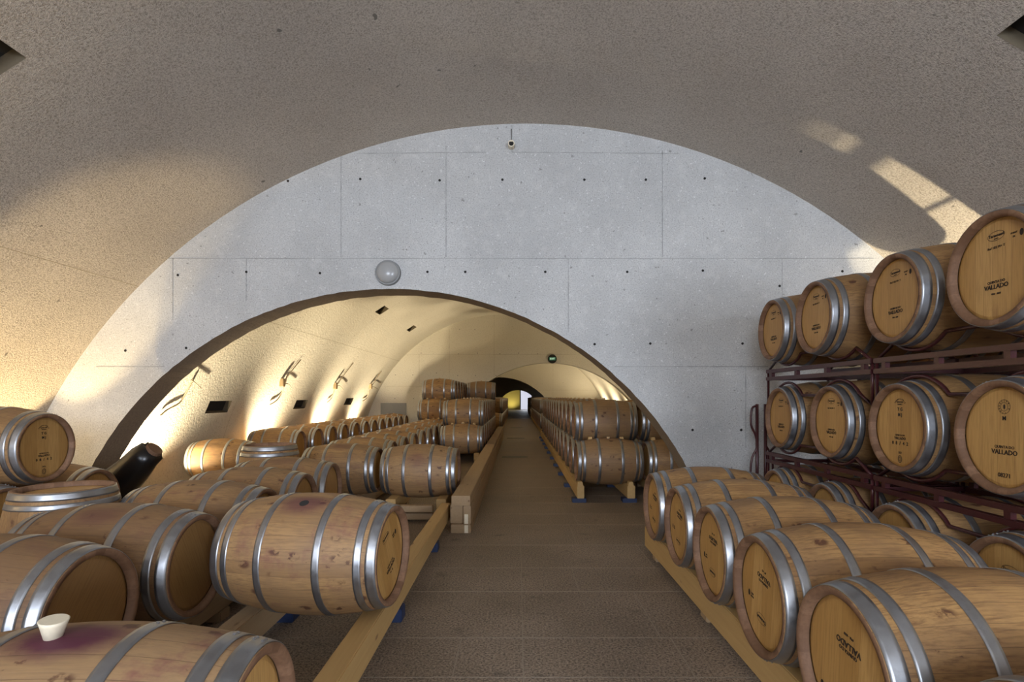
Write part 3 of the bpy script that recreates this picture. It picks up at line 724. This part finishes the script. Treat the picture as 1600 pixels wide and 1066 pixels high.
for y in (.9, 2.3, 3.6, 4.9):
    for x in (1.3, 1.915): block(x, y, 'flat foot under the right foreground beams', .05, .06, .05, 'oldpine', 'feet under the right foreground beams')
beam(-.9, -.785, .9, 6.25, .09, .255, 'pine beam running along the left aisle edge')
beam(-1.62, -1.5, .9, 6.25, .09, .255, 'pine beam under the middle of the near left barrels', 'oldpine')
beam(-2.1, -1.98, .9, 6.25, .07, .238, 'weathered beam under the heads of the second left row', 'oldpine')
beam(-2.62, -2.5, .9, 6.25, .07, .238, 'weathered beam under back ends of the second left row', 'oldpine')
for y in (1.9, 3.6, 5.2):
    for x in (-.84, -1.56): block(x, y, 'blue plastic foot under the left aisle beams', .07, .06, .09)
    for x in (-2.04, -2.56): block(x, y, 'wooden foot under the second left row beams', .07, .06, .07, 'oldpine', 'feet under the second left row')
# beams under the arch barrels
for (xa, xb, lb) in [(-1.0, -.88, 'beam under aisle end of the barrels just past arch'), (-1.62, -1.5, 'beam under back end of the barrel just past arch'), (-2.1, -1.98, 'beam under aisle heads of long second left row'), (-2.62, -2.5, 'beam under back ends of long second left row')]:
    y1 = 7.5 if xa > -1.7 else 19.6
    beam(xa, xb, 6.55, y1, .07, .24, lb, 'pine' if xa > -1.7 else 'oldpine')
    for y in ([6.8, 7.3] if y1 < 8 else [7, 9, 11, 13, 15, 17, 19]): block((xa+xb)/2, y, 'block under the beams beyond the arch on the left', .06, .06, .07, 'oldpine', 'blocks under the beams beyond the arch')
# cross boards by the arch
for k, (ya, z) in enumerate([(6.38, .12), (6.42, .02)]):
    beam(-2.5, -1.02, ya, ya+.1, z, z+.075, ['pine cross board in front of the arch barrels, upper of two', 'pine cross board in front of the arch barrels, lower of two'][k], 'oldpine', cat='board', name='cross_board')
# stacked timbers at the aisle
tl = [(5.86, 12.9, 0, .105, 'bottom'), (5.86, 12.9, .107, .205, 'second'), (5.83, 12.9, .207, .31, 'third')]
beam(-.735, -.515, 5.86, 19.4, .0, .098, 'lowest layer of the timber stack along the left aisle', 'oldpine', 'stacked timbers by the aisle')
beam(-.745, -.6, 5.9, 19.4, .1, .305, 'middle timber of the aisle stack, on its left side', 'oldpine', 'stacked timbers by the aisle')
beam(-.598, -.515, 5.86, 19.4, .1, .305, 'middle timber of the aisle stack, right side facing the walkway', 'oldpine', 'stacked timbers by the aisle')
beam(-.725, -.52, 5.84, 12.2, .307, .415, 'nearer top timber of the stack along the left aisle', 'oldpine', 'stacked timbers by the aisle')
beam(-.72, -.53, 12.25, 19.4, .307, .415, 'farther top timber of the stack along the left aisle', 'oldpine', 'stacked timbers by the aisle')
for k, (za, zb) in enumerate([(.1, .215), (.0, .095)]):
    bm = bmesh.new(); box(bm, -.02, .02, -.0015, .0015, 0, zb-za-.01); o = link('paper_tag', bm, M['bung']); o.location = (-.565, 5.858, za+.005)
    tag(o, ['white paper tag on the timber stack end, upper', 'white paper tag on the timber stack end, lower'][k], 'tag', 'paper tags on the timber stack')
# left stack beams and right stack beams
for (xa, xb, y0, y1, lb) in [(-.98, -.87, 11.9, 19.6, 'beam under the aisle heads of left aisle stack'), (-1.62, -1.5, 11.9, 19.6, 'beam under the back ends of left aisle stack'),
                             (.87, .97, 7.55, 19.6, 'pine beam with square end under right aisle stack, aisle side'), (1.55, 1.66, 7.55, 19.6, 'pine beam with square end under right aisle stack, far side'),
                             (1.99, 2.1, 7.6, 11, 'beam under the second right stack, near side'), (2.6, 2.7, 7.6, 11, 'beam under the second right stack, far side'),
                             (.9, 1.0, 20.6, 34.8, 'long beam under the right stack in the third vault, aisle side'), (1.55, 1.65, 20.6, 34.8, 'long beam under right stack in third vault, back'),
                             (-.76, -.66, 20.8, 34.8, 'long beam under the left stack in the third vault, aisle side'), (-1.4, -1.3, 20.8, 34.8, 'long beam under left stack in third vault, back'),
                             (.9, 1.0, 35.8, 48.5, 'beam under the right stack in the farthest vault, aisle side'), (1.55, 1.65, 35.8, 48.5, 'beam under right stack in farthest vault, back'),
                             (-4.55, -4.43, 8.2, 19.6, 'beam under the barrels along the lit wall, aisle side'), (-5.05, -4.95, 8.2, 19.6, 'beam under the barrels along the lit wall, wall side')]:
    zz = .24; x0_, x1_ = xa, xb
    if xa == .87: x0_, x1_ = .84, .94
    beam(x0_, x1_, y0, y1, .06, zz, lb, 'pine', 'beams under the barrel stacks')
    y = y0+.08; k = 0
    while y < min(y1, 20.2):
        if xa in (.87, 1.55) and y0 < 8: block((x0_+x1_)/2-.02, y, 'blue plastic foot under the right aisle stack beams', .1, .08, .06, 'blue', 'blue feet under right stack')
        else: block((x0_+x1_)/2, y, 'small foot under a barrel stack beam', .05, .06, .06, 'oldpine', 'feet under the stack beams')
        y += 1.3
# wooden chocks
def chock(x, y, z, label, s=.05):
    bm = bmesh.new(); box(bm, -s*.8, s*.8, -s, s, 0, s*1.1, 0, .003)
    for v in bm.verts:
        if v.co.z > s*.9: v.co.x *= .75
    o = link('wood_chock', bm, M['pine']); o.location = (x, y, z); return tag(o, label, 'wedge', 'wooden chocks of the stacks')
chock(.885, 7.6, .24, 'pine chock on the square beam end, right aisle stack, aisle side'); chock(1.6, 7.6, .24, 'pine chock on the square beam end, right aisle stack, far side')
for (x, y, z, lb) in [(1.08, 8.0, ZT+RB-.03, 'dark chock wedged between the front right aisle stack tiers, left'), (1.55, 8.0, ZT+RB-.03, 'pale chock between the front right aisle stack tiers, right'), (2.02, 8.0, ZT+RB-.035, 'pale chock on the second right stack'),
                      (-1.5, 12.25, ZT+RB-.03, 'chock between front tiers of left aisle stack, left one'), (-1.25, 12.25, ZT+RB-.01, 'chock between front tiers of left aisle stack, middle one'), (-1.0, 12.25, ZT+RB-.03, 'chock between front tiers of left aisle stack, right one'),
                      (-2.55, 15.1, ZT+UP+RB-.03, 'chock under the top tier of rear left stack, left one'), (-2.05, 15.1, ZT+UP+RB-.03, 'chock under the top tier of rear left stack, right one'),
                      (-2.55, 14.9, ZT+RB-.03, 'chock under second tier of rear left stack, left one'), (-2.2, 14.9, ZT+RB-.01, 'chock under second tier of rear left stack, right one')]:
    chock(x, y, z, lb, .04)

# ------------------------------------------------------------------ fittings
x, z = P1(607, 427)
r = thing('wall_lamp', 'round frosted bulkhead lamp on the pale wall above the arch', 'lamp', (x, YW, z))
bm = bmesh.new(); cyl(bm, (0, 0, 0), (0, -.045, 0), .15, .145, 40); link('housing', bm, M['grey'], r)
bm = bmesh.new(); rings = []
for k in range(7):
    a = k/6*PI/2; rings.append([bm.verts.new((.128*math.cos(a)*math.cos(2*PI*j/36) if k < 6 else 0, -.045-.06*math.sin(a), .128*math.cos(a)*math.sin(2*PI*j/36) if k < 6 else 0)) for j in range(36)])
for i in range(6):
    for j in range(36): bm.faces.new((rings[i][j], rings[i][(j+1) % 36], rings[i+1][(j+1) % 36], rings[i+1][j])).smooth = True
bmesh.ops.remove_doubles(bm, verts=bm.verts, dist=1e-5); link('glass_dome', bm, M['glass'], r, True)
x, z = P1(799, 229)
bm = bmesh.new()
for a, b, ra in ((0, -.1, .038),): cyl(bm, (0, a, 0), (0, b, -.01), ra, ra, 24)
r = thing('pipe_stub', 'short white pipe end sticking out high in the wall centre', 'pipe', (x, YW, z))
link('pipe', bm, M['bung'], r)
bm = bmesh.new(); cyl(bm, (0, -.1005, -.01), (0, -.102, -.01), .028, .028, 20); link('bore', bm, M['hole'], r)
bm = bmesh.new(); tube(bm, [(0, 0, .04), (.0, -.012, .2)], .006, 8); link('wire', bm, M['grey'], r)
x, z = P2(863, 561)
r = thing('exit_sign', 'green lit EXIT sign above the second arch', 'sign', (x, W2, z))
bm = bmesh.new(); cyl(bm, (0, 0, 0), (0, -.06, 0), .17, .16, 32); link('housing', bm, M['drain'], r)
bm = bmesh.new(); box(bm, -.12, .12, -.075, -.06, -.06, .06); link('lit_panel', bm, M['exit'], r)
bm = bmesh.new(); text_bm(bm, 'EXIT', .09, Matrix.Translation((0, -.077, 0)) @ Matrix.Rotation(PI/2, 4, 'X')); link('lettering', bm, M['exitw'], r)
x0, z0 = P2(595, 662); x1, z1 = P2(635, 630)
r = thing('wall_cabinet', 'grey two-door metal cabinet on the second wall', 'cabinet', ((x0+x1)/2, W2, z0))
w_ = (x1-x0)/2
bm = bmesh.new(); box(bm, -w_, w_, -.03, 0, 0, z1-z0); link('body', bm, M['grey'], r)
for s in (-1, 1):
    bm = bmesh.new(); box(bm, *(sorted((s*.012, s*(w_-.012)))), -.042, -.03, .012, z1-z0-.012, 0, .004); link('door', bm, M['grey'], r)
def drain(y, label):
    bm = bmesh.new()
    for k in range(24): box(bm, -.38+k*.026, -.38+k*.026+.016, y-.14-y, y+.14-y, 0, .004)
    box(bm, -.39, .25, -.16, -.14, 0, .005); box(bm, -.39, .25, .14, .16, 0, .005)
    o = link('floor_drain', bm, M['drain']); o.location = (0, y, 0); tag(o, label, 'drain', 'floor drains along the walkway')
drain(13.3, 'dark drain grate across the walkway, nearest of the drains'); drain(19.3, 'dark drain grate in the walkway, second'); drain(26, 'dark drain grate in the walkway, third')
bm = bmesh.new(); box(bm, -.9, .9, -.2, .2, 0, .006); o = link('floor_strip', bm, M['joint']); o.location = (0, 35.2, 0); tag(o, 'pale threshold strip across the walkway in the distance', 'threshold')
# cables with small clamps on the lit wall
def cables(k, main, side, cl, lb):
    g = [hit(x, y, V2, .03) for x, y in main]
    r = thing('wall_cable', lb, 'cable', g[0], 0, 'cable runs on the lit left wall'); o0 = g[0]
    bm = bmesh.new(); tube(bm, [p-o0 for p in g], .012, 8, 0, 4); link('cable', bm, M['cable'], r)
    bm = bmesh.new(); tube(bm, [hit(x, y, V2, .06)-o0 for x, y in side], .009, 8, 0, 4); link('side_wire', bm, M['cable'], r)
    if cl:
        p = hit(*cl, V2, .05)-o0; bm = bmesh.new(); box(bm, p.x-.05, p.x+.05, p.y-.05, p.y+.05, p.z-.09, p.z+.09, 0, .01); link('junction_box', bm, M['bungwood'], r)
cables(0, [(303, 590), (290, 615), (280, 630), (262, 640), (250, 650)], [(299, 594), (307, 600), (313, 606)], None, 'bent cable on the brightest left wall patch beside the arch')
cables(1, [(470, 562), (447, 592), (441, 612), (433, 625), (421, 633)], [(442, 600), (450, 600), (455, 606)], (441, 598), 'cable with junction box on the wall, first past arch edge')
cables(2, [(552, 567), (533, 592), (524, 607), (518, 622), (511, 629)], [(524, 603), (531, 603), (536, 609)], (524, 603), 'cable with small box on the wall, second past the arch edge')
cables(3, [(596, 580), (585, 597), (578, 608), (573, 622), (566, 627)], [(579, 604), (585, 605), (590, 608)], (579, 604), 'cable with small box on the wall, farthest')
# black plastic roll
r = thing('plastic_roll', 'black plastic-wrapped roll leaning up beside the left arch foot', 'roll', (-4.62, 5.95, -.0))
bm = bmesh.new(); rr = random.Random(5)
path = [(-.25, 0, .16), (-.15, 0, .24), (0, 0, .36), (.16, 0, .52), (.33, 0, .68), (.47, 0, .82), (.56, 0, .9)]
tube(bm, path, [.1, .2, .23, .2, .17, .15, .12], 22, 0)
for v in bm.verts:
    v.co += Vector((rr.uniform(-1, 1), rr.uniform(-1, 1), rr.uniform(-1, 1)))*.012
link('film', bm, M['black'], r, True)
bm = bmesh.new(); cyl(bm, (.5, 0, .845), (.585, 0, .925), .1, .085, 20); link('core_end', bm, M['brown'], r)
bm = bmesh.new(); cyl(bm, (.0, 0, 0), (.0, 0, .3), .2, .16, 20); link('base', bm, M['black'], r)
